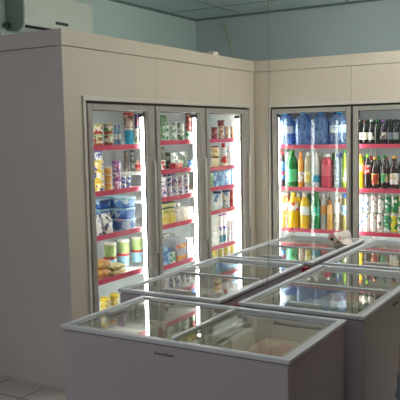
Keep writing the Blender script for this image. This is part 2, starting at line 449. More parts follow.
put('L', f'top shelf, {w}', t0, (134.3, 114.5, 138.6), .112, 1, 1, 'tub', 'ice_cream_tub', 'dark blue tub stacked on white and pink tub', 'tub', body=printed('dark_blue_print', [(40, 60, 90), (60, 80, 110), (120, 40, 60)], 40), lid=navy)
t0 = put('L', f'second shelf, {w}', B1[1], (93.5, 160.5, 104), .13, 1, 3, 'tub', 'yoghurt_tub', 'yellow tub with white print', 'tub', body=printed('yellow_print', [(236, 200, 70), (240, 214, 110), (240, 236, 220), (60, 80, 150)], 60), lid=yellow)
put('L', f'second shelf, {w}', t0, (94, 150.5, 103.5), .13, 1, 1, 'tub', 'yoghurt_tub', 'blue and white tub on top of yellow tub stack', 'tub', body=printed('blue_white_print', [W, (50, 80, 170), (90, 130, 200)], 60), lid=blue)
put('L', f'second shelf, {w}', B1[1], (104, 167, 112), .13, 1, 3, 'tub', 'yoghurt_tub', 'pale orange tub', 'tub', body=printed('orange_print', [(236, 170, 90), (240, 190, 120), (230, 150, 70)], 50), lid=cream)
put('L', f'second shelf, {w}', B1[1], (112, 161, 121), .13, 1, 3, 'tub', 'yoghurt_tub', 'white tub with purple print', 'tub', body=printed('purple_print', [W, (150, 100, 170), (220, 200, 230), (190, 80, 130)], 60), lid=purple)
put('L', f'second shelf, {w}', B1[1], (121, 176, 131), .13, 2, 1, 'tub', 'yoghurt_tub', 'small white and blue tub', 'tub', body=printed('blue_white_print', [W], 60), lid=white)
IB = printed('ice_blue_print', [(50, 110, 190), (80, 146, 210), (40, 90, 170), (200, 216, 230)], 22)
put('L', f'third shelf, {w}', B1[2], (100, 197, 125.4), .225, 2, 3, 'recttub', 'ice_cream_tub', 'blue rectangular ice cream tub', 'tub', d=.16,
    body=IB, lid=mat('pale_blue_lid', (170, 214, 236), .35))
put('L', f'third shelf at right end, {w}', B1[2], (125.8, 197, 136.4), .112, 1, 3, 'recttub', 'ice_cream_tub', 'blue rectangular ice cream tub', 'tub', d=.12, body=IB, lid=mat('pale_blue_lid', ()))
put('L', f'third shelf, {w}', B1[2], (95, 214, 116.5), .115, 2, 1, 'bag', 'paper_bag', 'white bag with black print', 'bag', d=.10, body=printed('white_black_print', [W, W, (226, 224, 216), (60, 60, 80), W, (90, 90, 150), W], 45))
t0 = put('L', f'fourth shelf, {w}', B1[3], (103.5, 255, 143.5), .26, 3, 1, 'tub', 'ice_cream_tub', 'blue and red tub in lower row', 'tub', body=mat('light_blue_tub', (150, 196, 220), .4), lid=red)
put('L', f'fourth shelf, {w}', t0, (103.5, 241, 143.5), .26, 3, 1, 'tub', 'ice_cream_tub', ['green and white tub in upper row']*3, 'tub',
    body=printed('lime_white_print', [(176, 200, 130), (160, 190, 116), (230, 232, 216), (190, 210, 150)], 18, sz=.4), lid=white)
put('L', f'fourth shelf, {w}', B1[3], (97, 260, 113), .115, 1, 2, 'packet', 'bread_packet', 'orange-brown bread packet', 'packet', d=.12, body=printed('bread_print', [(206, 150, 70), (190, 120, 60), (226, 190, 110)], 40))
put('L', f'fourth shelf, {w}', B1[3], (113.5, 264, 128), .115, 1, 2, 'packet', 'pasta_packet', 'pale yellow packet', 'packet', d=.12, body=printed('pale_yellow_print', [(226, 206, 130), (206, 186, 110), (236, 226, 180)], 40))
put('L', f'lowest level, {w}', .29, (100, 297, 119.5), .16, 2, 1, 'tub', 'mayonnaise_tub', 'yellow tub', 'tub', body=printed('yolk_print', [(232, 216, 120), (240, 228, 150), (210, 180, 80)], 40), lid=yellow)
put('L', 'second shelf, seen through leftmost door', B2[1], (135, 160, 141), .30, 1, 1, 'bottle', 'sauce_bottle', 'pink and white bottle', 'bottle', body=mat('pink_cream', (226, 170, 150), .4), cap=white, label=red)
put('L', 'second shelf, seen through leftmost door', B2[1], (124, 151, 129), .30, 1, 2, 'tub', 'coffee_jar', 'dark brown jar', 'jar', body=printed('dark_jar_print', [(60, 50, 46), (80, 66, 60), (120, 110, 100)], 40), lid=mat('dark_lid', (50, 44, 42), .5))
put('L', 'second shelf left of pink bottle', B2[1], (130, 150, 135), .30, 1, 2, 'tub', 'coffee_jar', 'dark grey jar', 'jar', body=printed('dark_grey_print', [(70, 74, 72), (96, 96, 92), (150, 150, 146)], 40), lid=mat('dark_lid', ()))
# ---- second door
w = 'second door'
G2 = printed('pale_green_print', [(170, 200, 170), W, (90, 140, 100), (200, 216, 196)], 45)
t0 = put('L', f'top shelf, {w}', B2[0], (162, 132, 192), .13, 4, 1, 'tub', 'yoghurt_tub', 'pale green and white tub in lower row', 'tub', body=G2, lid=mat('pale_green_lid', (196, 216, 200), .4))
put('L', f'top shelf, {w}', t0, (162, 122, 184.5), .13, 3, 1, 'tub', 'yoghurt_tub', 'pale green and white tub in upper row', 'tub', body=G2, lid=mat('pale_green_lid', (0, 0, 0)))
put('L', f'top shelf, {w}', t0, (184.8, 112, 191.6), .13, 1, 2, 'tub', 'yoghurt_tub', 'dark red tub on the rightmost green tub', 'tub', body=printed('dark_red_print', [(130, 40, 44), (150, 70, 60), (110, 30, 40), (190, 130, 110)], 50), lid=brown)
put('L', f'top shelf, {w}', B2[0], (160.5, 115, 167), .34, 1, 1, 'box', 'tall_carton', 'tall green carton behind the pale green tubs', 'carton', d=.07, body=printed('leaf_print', [(80, 130, 70), (60, 110, 60), (150, 180, 120)], 40))
put('L', f'second shelf, {w}', B2[1], (170.5, 152, 186), .20, 2, 4, 'box', 'vegetable_tray', 'dark green tray', 'tray', d=.12, body=printed('dark_olive_print', [(60, 76, 60), (40, 54, 44), (110, 124, 96), (190, 196, 180)], 30))
put('L', f'second shelf, {w}', B2[1], (160.5, 147, 169), .22, 1, 1, 'bag', 'salad_bag', 'olive green bag behind white and red tub', 'bag', d=.08, body=printed('olive_print', [(90, 104, 80), (130, 140, 110), (60, 74, 56)], 40))
put('L', f'second shelf, {w}', B2[1], (161, 160, 165.8), .13, 1, 1, 'tub', 'yoghurt_tub', 'small white tub with red print', 'tub', body=printed('white_red_print', [W, (190, 60, 60), W], 50), lid=white)
put('L', f'second shelf, {w}', B2[1], (175.5, 163, 183), .13, 1, 1, 'box', 'cheese_box', 'small red box in front of dark trays', 'box', d=.06, body=printed('red_box_print', [(190, 40, 50), (210, 70, 70)], 40))
put('L', f'second shelf, {w}', B2[1], (187.5, 160, 194.5), .13, 1, 1, 'tub', 'yoghurt_tub', 'small blue tub at right end', 'tub', body=printed('blue_white_print', [W], 60), lid=blue)
put('L', f'third shelf, {w}', B2[2], (161, 176, 189.4), .112, 5, 2, 'tub', 'yoghurt_tub', 'white tub with purple and blue print', 'tub', body=printed('lilac_print', [W, (226, 224, 230), (190, 170, 200), (80, 90, 150), (220, 150, 170), W, (210, 206, 226)], 60), lid=white)
put('L', f'fourth shelf, {w}', B2[3], (176.8, 208, 193), .115, 3, 2, 'box', 'butter_box', 'white and tan box', 'box', d=.10, body=printed('tan_white_print', [W, (214, 206, 180), (226, 220, 206)], 30))
t0 = put('L', f'fourth shelf, {w}', B2[3], (162.5, 213, 176.5), .125, 2, 1, 'box', 'margarine_box', 'yellow box beneath green-lidded tubs', 'box', d=.10, body=printed('butter_print', [(240, 220, 110), (236, 210, 80), (244, 234, 170)], 30))
put('L', f'fourth shelf, {w}', t0, (164, 202, 176), .135, 1, 2, 'recttub', 'margarine_tub', 'pale yellow tub with dark green lid', 'tub', d=.09, body=mat('pale_yellow_plastic', (226, 222, 150), .4), lid=dgreen)
put('L', f'fifth shelf, {w}', B2[4], (163, 248, 171.5), .12, 1, 2, 'box', 'milk_carton', 'light blue carton', 'carton', d=.07, body=printed('sky_print', [(120, 180, 220), (170, 210, 230), (60, 120, 190)], 30))
put('L', f'fifth shelf, {w}', B2[4], (171.7, 252, 176), .112, 1, 1, 'box', 'milk_carton', 'small white carton with green print', 'carton', d=.05, body=printed('green_white_carton', [W, (90, 170, 110), W], 40))
put('L', f'fifth shelf, {w}', B2[4], (176.4, 238, 186.2), .115, 1, 2, 'box', 'pizza_box', 'grey box with orange end label', 'box', d=.14, body=mat('grey_card', (170, 172, 176), .6), label=printed('orange_end_print', [(236, 140, 30), (240, 190, 80), (200, 90, 30)], 40))
put('L', f'fifth shelf, {w}', B2[4], (187.2, 238, 193), .115, 1, 5, 'box', 'pizza_box', 'flat white box', 'box', d=.14, body=printed('white_grey_print', [W, (220, 220, 220), (196, 190, 190)], 30))
put('L', f'fourth shelf back row, {w}', B2[3], (165, 204, 181), .30, 3, 2, 'tub', 'yoghurt_tub', 'grey and white tub', 'tub', body=printed('grey_white_print', [W, (150, 150, 146), (190, 186, 180)], 40), lid=white)
put('L', f'fifth shelf back row, {w}', B2[4], (163, 234, 175.5), .32, 3, 2, 'box', 'milk_carton', 'grey-green carton', 'carton', d=.08, body=printed('grey_green_print', [(150, 160, 150), (110, 120, 112), (200, 204, 196)], 30))
put('L', f'third shelf back row, {w}', B2[2], (163, 173, 175.5), .29, 3, 2, 'tub', 'yoghurt_tub', 'dark violet tub', 'tub', body=printed('violet_print', [(70, 66, 110), (110, 90, 130), (190, 180, 200)], 50), lid=navy)
# ---- third door
w = 'third door'
t0 = put('L', f'top shelf, {w}', B3[0], (211, 127, 218), .13, 1, 2, 'tub', 'yoghurt_tub', 'maroon tub', 'tub', body=printed('maroon_print', [(140, 50, 50), (120, 40, 46), (190, 130, 100)], 50), lid=brown)
put('L', f'top shelf, {w}', B3[0], (218, 126, 236), .13, 3, 2, 'tub', 'dessert_tub', 'tan and orange tub', 'tub', body=printed('tan_print', [(222, 180, 130), (206, 150, 100), (236, 206, 170), (190, 120, 80)], 50), lid=mat('tan_lid', (226, 196, 160), .4))
put('L', f'top shelf, {w}', LAST_TOP[0], (217, 120, 225), .14, 1, 1, 'tub', 'dessert_tub', 'brown tub resting on top of the tan tubs', 'tub', body=printed('maroon_print', []), lid=brown)
put('L', f'second shelf, {w}', B3[1], (211, 146, 219.5), .13, 1, 2, 'tub', 'cream_jar', 'cream jar with brown lid', 'jar', body=printed('cream_print', [(236, 220, 176), (226, 206, 160), (200, 160, 100)], 40), lid=brown)
put('L', f'second shelf, {w}', B3[1], (220, 143, 227), .13, 1, 1, 'bottle', 'milk_bottle', 'white milk bottle with red label', 'bottle', style='milk', body=white, cap=red, label=printed('red_white_label', [(200, 40, 50), W, (210, 60, 70)], 60), lz=(.12, .42))
put('L', f'second shelf, {w}', B3[1], (227.2, 146, 231.6), .13, 1, 1, 'bottle', 'milk_bottle', 'slim white bottle with white cap', 'bottle', style='milk', body=white, cap=cream)
put('L', f'second shelf, {w}', B3[1], (232, 150, 237), .13, 1, 1, 'box', 'milk_carton', 'pale blue carton beside slim white bottle', 'carton', d=.07, body=printed('sky_print', []))
put('L', f'third shelf, {w}', B3[2], (214, 170.5, 237.5), .13, 4, 1, 'box', 'milk_carton', 'blue milk carton', 'carton', d=.08, body=printed('aqua_print', [(60, 150, 210), (120, 190, 226), (30, 100, 180), (190, 220, 236)], 26))
put('L', f'third shelf, {w}', B3[2], (210.5, 173, 213.6), .13, 1, 1, 'box', 'milk_carton', 'green carton left of blue milk cartons', 'carton', d=.07, body=printed('green_carton_print', [(120, 180, 110), (160, 206, 150), W], 30))
put('L', f'fourth shelf, {w}', B3[3], (213, 191, 230.4), .13, 2, 1, 'tub', 'yoghurt_jar', 'white jar with dark blue lid', 'jar', body=printed('white_blue_jar', [W, W, (200, 214, 230), (90, 140, 180), W], 40), lid=navy)
put('L', f'fourth shelf, {w}', B3[3], (233, 189, 237.2), .115, 1, 1, 'box', 'juice_carton', 'red carton right of white jars', 'carton', d=.07, body=printed('red_carton_print', [(214, 70, 80), (226, 110, 110), (190, 50, 60)], 30))
put('L', f'fifth shelf, {w}', B3[4], (213, 217, 219.3), .13, 1, 4, 'tub', 'yoghurt_tub', 'plain white tub', 'tub', body=white, lid=cream)
put('L', f'fifth shelf, {w}', B3[4], (219.5, 227, 226.3), .13, 2, 1, 'bottle', 'yoghurt_bottle', 'slim teal and white bottle', 'bottle', body=white, cap=blue, label=mat('teal_label', (30, 140, 170), .4), style='milk', lz=(.1, .5))
put('L', f'fifth shelf, {w}', B3[4], (218.5, 214, 227), .235, 2, 2, 'tub', 'yoghurt_tub', 'white tub with purple lid', 'tub', body=printed('white_pink_print', [W, (226, 206, 220), W], 40), lid=purple)
put('L', f'fifth shelf, {w}', B3[4], (227, 221, 233.6), .12, 2, 2, 'tub', 'yoghurt_tub', 'small white tub with pink print', 'tub', body=printed('white_pink_print', []), lid=white)
put('L', f'lowest level, {w}', .29, (212, 249, 235), .13, 4, 3, 'tub', 'margarine_tub', 'yellow tub', 'tub', body=mat('oil_yellow', (214, 190, 90), .35), lid=yellow)

# ---- drinks behind the fourth and rightmost doors
def drink(name, c, rough=.12): return mat(name, c, rough, amp=.1, scale=14, coat=.5)
WATER = pane('blue_water', (.26, .46, .78), .06, .06, .36)
WATER2 = pane('blue_water_clear', (.30, .50, .80), .06, .06, .30)
w = 'fourth door'
put('R', f'top shelf, {w}', RS[0], (277, 111, 347.5), .13, 4, 1, 'bottle', 'water_bottle', 'large blue water bottle', 'bottle', body=[WATER2, WATER, WATER, WATER2], cap=cyan, label=printed('water_label', [(206, 214, 222), (226, 230, 234), (170, 190, 214)], 14), style='water', lz=(.36, .58))
put('R', f'top shelf back row, {w}', RS[0], (279, 112, 346), .32, 4, 1, 'bottle', 'water_bottle', 'large blue water bottle', 'bottle', body=WATER, cap=navy, style='water')
YL = printed('yellow_label', [(230, 220, 120), W, (220, 190, 60)], 30)
def one(sh, wh, z, px, name, desc, body, cap, label=None, style='soda', lz=(.28, .55), D=.13):
    put('R', f'{sh}, {wh}', z, px, D, 1, 1, 'bottle', name, desc, 'bottle', body=body, cap=cap, label=label, style=style, lz=lz, group=f'bottles on the {sh}, {wh}')
s = 'second shelf'; z = RS[1]
one(s, w, z, (279.5, 151, 285.5), 'cola_bottle', 'dark cola bottle with blue label at left end', drink('cola', (40, 22, 24)), red, printed('blue_red_label', [(40, 90, 170), (190, 40, 60), (90, 150, 210)], 30), lz=(.2, .7))
one(s, w, z, (286, 151, 298.5), 'soda_bottle', 'fat green soda bottle with light green label', drink('green_soda', (24, 120, 62)), green, mat('light_green_label', (90, 200, 140), .35), lz=(.15, .5))
one(s, w, z, (298, 152, 304), 'soda_bottle', 'orange soda bottle with white and orange label', drink('orange_soda', (226, 150, 40)), orange, printed('orange_white_label', [(230, 130, 50), W, (236, 180, 90)], 30), lz=(.15, .45))
one(s, w, z, (304, 152, 311.5), 'soda_bottle', 'clear lemon soda bottle with yellow label', drink('lemon_clear', (196, 186, 150)), white, YL, lz=(.15, .45))
one(s, w, z, (312, 152, 320.5), 'water_bottle', 'clear bottle with teal label', drink('clear_grey', (196, 200, 196)), white, mat('teal_label', (30, 140, 170), .4), lz=(.15, .35))
one(s, w, z, (321, 154, 333.5), 'juice_jug', 'fat pink-red juice jug with white cap', drink('pink_juice', (196, 60, 84)), white, mat('clear_pink_label', (206, 80, 100), .3), 'jug', (.35, .7))
one(s, w, z, (334, 153, 340.5), 'water_bottle', 'slim blue-grey bottle', drink('blue_grey_clear', (120, 146, 160)), blue, None)
one(s, w, z, (341.5, 149, 347.5), 'soda_bottle', 'slim lime green bottle with pale label at right end', drink('lime_soda', (140, 176, 50)), green, printed('lime_label', [(190, 210, 140), W, (150, 190, 80)], 30), lz=(.15, .5))
s = 'third shelf'; z = RS[2]
AM = drink('amber_juice', (226, 170, 60)); YJ = drink('yellow_juice', (236, 190, 30)); OJ = drink('orange_juice', (226, 150, 60))
one(s, w, z, (279.5, 193, 287.5), 'juice_bottle', 'pale orange bottle with white label at left end', OJ, white, printed('white_pink_label', [W, (226, 170, 170), W], 30), lz=(.5, .72))
one(s, w, z, (288, 193, 299.5), 'juice_bottle', 'bright yellow juice bottle with white label', YJ, yellow, printed('white_red_label', [W, (220, 90, 60), W], 24), lz=(.5, .72))
one(s, w, z, (300, 193, 310.5), 'juice_bottle', 'golden juice bottle with yellow and white label', YJ, white, printed('white_yellow_label', [W, (236, 220, 120), W], 24), lz=(.38, .62))
one(s, w, z, (311, 193, 321.5), 'soda_bottle', 'green soda bottle with teal label', drink('green_soda', (0, 0, 0)), green, printed('teal_print_label', [(40, 180, 150), (190, 220, 200), (30, 150, 120)], 24), lz=(.38, .62))
one(s, w, z, (320.5, 194, 327), 'juice_bottle', 'clear bottle with orange label', drink('clear_grey', (0, 0, 0)), white, mat('orange_band', (226, 160, 90), .4), lz=(.42, .68), D=.15)
one(s, w, z, (327, 201, 333.5), 'juice_bottle', 'short amber juice bottle with tan label', AM, orange, mat('tan_band', (226, 180, 120), .4), lz=(.55, .85))
one(s, w, z, (333.5, 196, 340.5), 'milk_drink_bottle', 'grey-beige bottle with white label', drink('beige_drink', (176, 160, 136)), white, white, lz=(.5, .8))
one(s, w, z, (341, 194, 348), 'soda_bottle', 'olive bottle with light blue label at right end', drink('olive_drink', (150, 140, 80)), blue, printed('sky_label', [(150, 190, 226), W, (90, 140, 200)], 24), lz=(.42, .7))
w = 'rightmost door'
s = 'top shelf'; z = RS[0]
WINE = drink('dark_glass', (18, 20, 18)); GW = drink('green_dark_glass', (20, 42, 24)); PW = drink('plum_dark_glass', (30, 16, 34))
wl = printed('white_wine_label', [W, (226, 220, 206), W, (120, 90, 80)], 30)
cells = [(355.5, 'black bottle with white label at left end', WINE, wl, white), (362, 'black bottle with cream label', WINE, printed('cream_label', [(220, 206, 180), W], 30), brown),
         (368.5, 'black bottle with oval white label', WINE, wl, white), (374.2, 'dark green bottle with no label', GW, None, green),
         (380.2, 'plum black bottle with narrow white label', PW, wl, purple), (387, 'dark bottle with grey label', WINE, mat('grey_label', (120, 130, 140), .5), dgreen),
         (393, 'dark green bottle with silver label', GW, mat('silver_label', (160, 166, 170), .4), dgreen), (399, 'dark bottle with black label', WINE, mat('black_label', (40, 40, 44), .5), navy),
         (405.5, 'black bottle with tan label', WINE, mat('tan_label', (180, 150, 110), .5), gold), (412, 'dark bottle with red label', WINE, mat('red_label', (160, 40, 40), .5), red)]
for u, desc, body, lab, cap in cells:
    one(s, w, z, (u, 119, u+6.2), 'wine_bottle', desc, body, cap, lab, 'beer', (.2, .48))
s = 'second shelf'; z = RS[1]
one(s, w, z, (357, 154, 364), 'juice_bottle', 'yellow juice bottle with orange cap', drink('yellow_juice', (0, 0, 0)), orange, mat('pale_yellow_label', (240, 226, 150), .4), 'jug', (.5, .7))
one(s, w, z, (364, 154, 371), 'cola_bottle', 'cola bottle with green cap and red label', drink('cola', (0, 0, 0)), mat('lime_cap', (140, 200, 60), .4), printed('red_cola_label', [(200, 40, 44), (220, 60, 60), W], 26), 'soda', (.44, .68))
BE = drink('beer_brown', (44, 22, 14))
one(s, w, z, (371.5, 157, 379), 'beer_bottle', 'brown beer bottle with yellow and red label', BE, gold, printed('beer_yellow_label', [(226, 190, 80), (180, 60, 40), W], 26), 'beer', (.15, .48))
one(s, w, z, (381, 155, 388.5), 'beer_bottle', 'dark bottle with green foil neck and green label', BE, green, printed('beer_green_label', [(60, 150, 90), W, (190, 160, 120)], 26), 'beer', (.2, .46))
one(s, w, z, (389.5, 156, 399.5), 'beer_bottle', 'wide brown beer bottle with red and white label', BE, gold, printed('beer_red_label', [(180, 50, 50), W, (206, 190, 160)], 22), 'beer', (.15, .48))
one(s, w, z, (401, 156, 409), 'beer_bottle', 'brown beer bottle with pale label at right end', BE, gold, printed('cream_label', []), 'beer', (.15, .48))
s = 'third shelf'; z = RS[2]
WB = printed('can_white_blue', [W, W, W, (90, 130, 190), W, W], 60, .3, sz=.6); WR = printed('can_white_red', [W, W, W, (206, 110, 106), W, W], 60, .3); WG = printed('can_white_green', [W, (60, 140, 96), W, (206, 110, 106), W, W], 50, .3)
GG = printed('can_green', [(50, 140, 90), (50, 140, 90), (80, 160, 116), W], 40, .3); YG = printed('can_yellow_green', [(214, 206, 60), (40, 130, 70), W, (60, 150, 80)], 26, .3)
bod = [WB, WB, WR, WG, GG, YG, YG, GG, WB]
dn = ['white and blue can', 'white can with blue print', 'white can with red print', 'white, red and green can', 'green can', 'yellow and green can', 'yellow and green can', 'green and silver can', 'white and blue can']
t0 = put('R', f'third shelf, {w}', z, (356.5, 214, 357+6.75*9), .13, 9, 1, 'can', 'drink_can', [d+' in lower row' for d in dn], 'can', body=bod)
put('R', f'third shelf, {w}', t0, (357.5, 195, 358+6.75*9), .13, 9, 1, 'can', 'drink_can', [d+' in upper row' for d in dn], 'can', body=bod)

def back(sh, wh, z, D, cells):
    for u0, u1, v, name, desc, body, cap, style in cells:
        put('R', f'{sh}, {wh}', z, (u0, v, u1), D, 1, 1, 'bottle', name, desc, 'bottle', body=body, cap=cap, style=style, group=f'back row bottles, {sh}, {wh}')
D2 = drink
back('second shelf', 'fourth door', RS[1], .28, [(284, 292, 153, 'soda_bottle', 'clear bottle in back row beside dark cola', D2('clear_grey', ()), white, 'soda'),
     (297, 304.5, 153, 'soda_bottle', 'amber bottle in back row behind orange soda', D2('amber_juice', ()), orange, 'soda'), (306, 314, 153, 'soda_bottle', 'clear bottle in back row behind lemon soda', D2('clear_grey', ()), white, 'soda'),
     (316, 324, 153, 'soda_bottle', 'beige bottle in back row left of pink jug', D2('beige_drink', ()), white, 'soda'), (330, 337, 153, 'soda_bottle', 'dark green bottle in back row right of pink jug', D2('green_soda', ()), green, 'soda'),
     (337.5, 344, 153, 'soda_bottle', 'clear bottle in back row left of lime bottle', D2('blue_grey_clear', ()), blue, 'soda')])
back('third shelf', 'fourth door', RS[2], .28, [(283, 292, 194, 'juice_bottle', 'orange bottle in back row left of yellow juice', D2('orange_juice', ()), orange, 'soda'),
     (294, 304, 194, 'juice_bottle', 'yellow bottle in back row behind yellow juice', D2('yellow_juice', ()), white, 'soda'), (305, 314, 194, 'juice_bottle', 'green bottle in back row behind golden juice', D2('green_soda', ()), green, 'soda'),
     (316, 324, 194, 'juice_bottle', 'clear bottle in back row behind green soda', D2('clear_grey', ()), white, 'soda'), (325, 332, 194, 'juice_bottle', 'olive bottle in back row behind short amber juice', D2('olive_drink', ()), white, 'soda'),
     (336, 344, 194, 'juice_bottle', 'beige bottle in back row behind white label bottle', D2('beige_drink', ()), white, 'soda')])
back('top shelf', 'rightmost door', RS[0], .27, [(358.5+6.3*i, 365+6.3*i, 119.5, 'wine_bottle', f'{ORD[i]} from left of the unlabelled dark back row bottles', WINE if i % 2 else PW, dgreen, 'beer') for i in range(8)])
back('second shelf', 'rightmost door', RS[1], .28, [(360+7.6*i, 367.4+7.6*i, 156, 'cola_bottle', f'{ORD[i]} from left of the dark back row bottles', drink('cola', ()), red if i % 2 else green, 'soda') for i in range(6)])

# ------------------------------------------------------------------ chest freezers (local x = long side, front badge on local -y)
def make_freezer():
    L, Wd, H = 1.04, .60, .86
    t = empty('chest_freezer', (0, 0, 0))
    hx, hy = L/2, Wd/2
    # outer body: four walls, bottom and rounded corners
    bm = bmesh.new()
    add_box(bm, -hx+.008, -hy+.008, .05, hx-.008, -hy+.065, .838, bev=.006); add_box(bm, -hx+.008, hy-.065, .05, hx-.008, hy-.008, .838, bev=.006)
    add_box(bm, -hx+.0081, -hy+.06, .05, -hx+.065, hy-.06, .8379); add_box(bm, hx-.065, -hy+.06, .05, hx-.0081, hy-.06, .8379)
    add_box(bm, -hx+.02, -hy+.02, .05, hx-.02, hy-.02, .10)
    obj('body', bm, FBODY, t)
    boxes('liner', [(-hx+.0655, -hy+.0655, .2, hx-.0655, hy-.0655, .215), (-hx+.0655, -hy+.0655, .2, -hx+.069, hy-.0655, .815), (hx-.069, -hy+.0655, .2, hx-.0655, hy-.0655, .815),
                    (-hx+.069, -hy+.0655, .2, hx-.069, -hy+.069, .815), (-hx+.069, hy-.069, .2, hx-.069, hy-.0655, .815)], FLINER, t)
    # stepped rim
    bm = bmesh.new()
    for (x0, y0, x1, y1) in ((-hx, -hy, hx, -hy+.028), (-hx, hy-.028, hx, hy), (-hx, -hy+.028, -hx+.032, hy-.028), (hx-.032, -hy+.028, hx, hy-.028)):
        add_box(bm, x0, y0, .8425, x1, y1, .86, bev=.004)
    for (x0, y0, x1, y1) in ((-hx+.03, -hy+.027, hx-.03, -hy+.052), (-hx+.03, hy-.052, hx-.03, hy-.027), (-hx+.031, -hy+.05, -hx+.07, hy-.05), (hx-.07, -hy+.05, hx-.031, hy-.05)):
        add_box(bm, x0, y0, .832, x1, y1, .8385, bev=.003)
    rim = obj('rim', bm, RIM, t)
    boxes('rim_gasket', [(-hx+.006, -hy+.006, .8381, hx-.006, -hy+.02, .8424), (hx-.02, -hy+.02, .8381, hx-.006, hy-.02, .8424), (-hx+.006, -hy+.02, .8381, -hx+.02, hy-.02, .8424)], mat('rim_seam_gasket', (120, 116, 120), .7), rim)  # grey gasket in the seam between rim and body
    # two sliding lids: the left one rides on the upper track
    def lid(x0, x1, z, nm):
        l = boxes('sliding_lid', [(x0, -hy+.036, z, x1, -hy+.046, z+.007), (x0, hy-.046, z, x1, hy-.036, z+.007), (x0, -hy+.0459, z, x0+.012, hy-.0459, z+.007), (x1-.012, -hy+.0459, z, x1, hy-.0459, z+.007)], RIM_D, t)
        boxes('lid_glass', [(x0+.0121, -hy+.0461, z+.001, x1-.0121, hy-.0461, z+.005)], LIDGLASS, l)
        return l
    l = lid(-hx+.036, .016, .8475, 'upper')
    boxes('lid_edge', [(.0, -hy+.046, .8546, .017, hy-.046, .8605)], RIM, l, bev=.002)
    boxes('lid_handle', [(-hx+.064, -.075, .8546, -hx+.092, .075, .870)], RIM_D, l, bev=.003)
    l = lid(-.012, hx-.036, .8392, 'lower')
    # badge: small dark plate with red and dark letter-like strokes
    bd = boxes('badge', [(-.05, -hy+.0065, .795, .05, -hy+.0078, .812)], FBODY, t)
    bm = bmesh.new(); x = -.046
    for i, (wd, z0, z1) in enumerate([(.009, .797, .811), (.006, .798, .806), (.007, .798, .806), (.008, .798, .806), (.006, .797, .808), (.005, .796, .806), (.009, .797, .811), (.005, .798, .806), (.007, .798, .807), (.006, .798, .806), (.004, .798, .810)]):
        add_box(bm, x, -hy+.0055, z0, x+wd*.32, -hy+.0066, z1); add_box(bm, x, -hy+.0055, z1-.003, x+wd, -hy+.0066, z1); 
        if i % 2 == 0: add_box(bm, x, -hy+.0055, z0+.003, x+wd*.9, -hy+.0066, z0+.0055)
        x += wd+.0016
    obj('badge_lettering', bm, mat('badge_dark_red', (90, 26, 40), .5), bd)
    # vent grille and feet
    for sx in (-1, 1):
        for sy in (-1, 1):
            bm = bmesh.new(); add_lathe(bm, [(0, 0), (.022, 0), (.018, .05), (0, .05)], 10, 0, (sx*(hx-.07), sy*(hy-.07), 0)); obj('foot', bm, BLACK, t)
    g = boxes('motor_grille', [(hx-.0078, -hy+.14, .1, hx-.004, hy-.14, .26)], mat('grille_grey', (150, 146, 146), .5), t)
    boxes('grille_slat', [(hx-.004, -hy+.16, .115+.022*i, hx-.002, hy-.16, .121+.022*i) for i in range(6)]+[(hx-.004, -.01, .115, hx-.003, .01, .231)], GASKET, g)
    return t
fz = make_freezer(); fz.location = (1.490, -3.560, 0)
tag(fz, 'nearest white glass-topped chest freezer, set crosswise with a front badge', 'chest freezer', 'chest freezers')
FR = [fz]
for (x, y, lab) in ((1.070, -2.675, 'white chest freezer in the left row, just behind the nearest freezer'),
                    (1.100, -1.585, 'far left-row white chest freezer with the white roll on its lid'),
                    (1.760, -2.665, 'white chest freezer in the right row with a small badge on its side'),
                    (1.755, -1.560, 'far right-row white chest freezer near the door of canned drinks')):
    f = dup(fz, (x, y, 0), PI/2); f['label'] = lab; FR.append(f)

# frozen goods lying inside
def frozen(fi, lx, ly, z, kind, dims, rot, body, name, label, cat):
    f = FR[fi]; a = f.rotation_euler.z
    X = f.location.x+lx*math.cos(a)-ly*math.sin(a); Y = f.location.y+lx*math.sin(a)+ly*math.cos(a)
    o = make_packet(name, *dims, body) if kind == 'packet' else make_box(name, *dims, body)
    o.location = (X, Y, z); o.rotation_euler = (0, 0, a+rot); tag(o, label, cat, 'frozen goods in the chest freezers')
FP = printed('frozen_pink', [(206, 150, 136), (196, 120, 112), (214, 190, 166), (190, 160, 140)], 12)
FT = printed('frozen_tan', [(206, 186, 140), (190, 166, 116), (220, 210, 180)], 14)
FG = printed('frozen_green', [(140, 160, 110), (190, 196, 160), (110, 130, 84)], 14)
FWh = printed('frozen_white', [(222, 222, 216), (200, 204, 206), (232, 230, 224)], 12)
FY = printed('frozen_yellow', [(220, 196, 90), (206, 170, 70), (230, 220, 160)], 14)
FRd = printed('frozen_red', [(180, 70, 60), (206, 150, 130), (220, 200, 180)], 14)
names = ['nearest freezer', 'left row freezer behind the nearest', 'far freezer of left row', 'right row freezer with side badge', 'far freezer of right row']
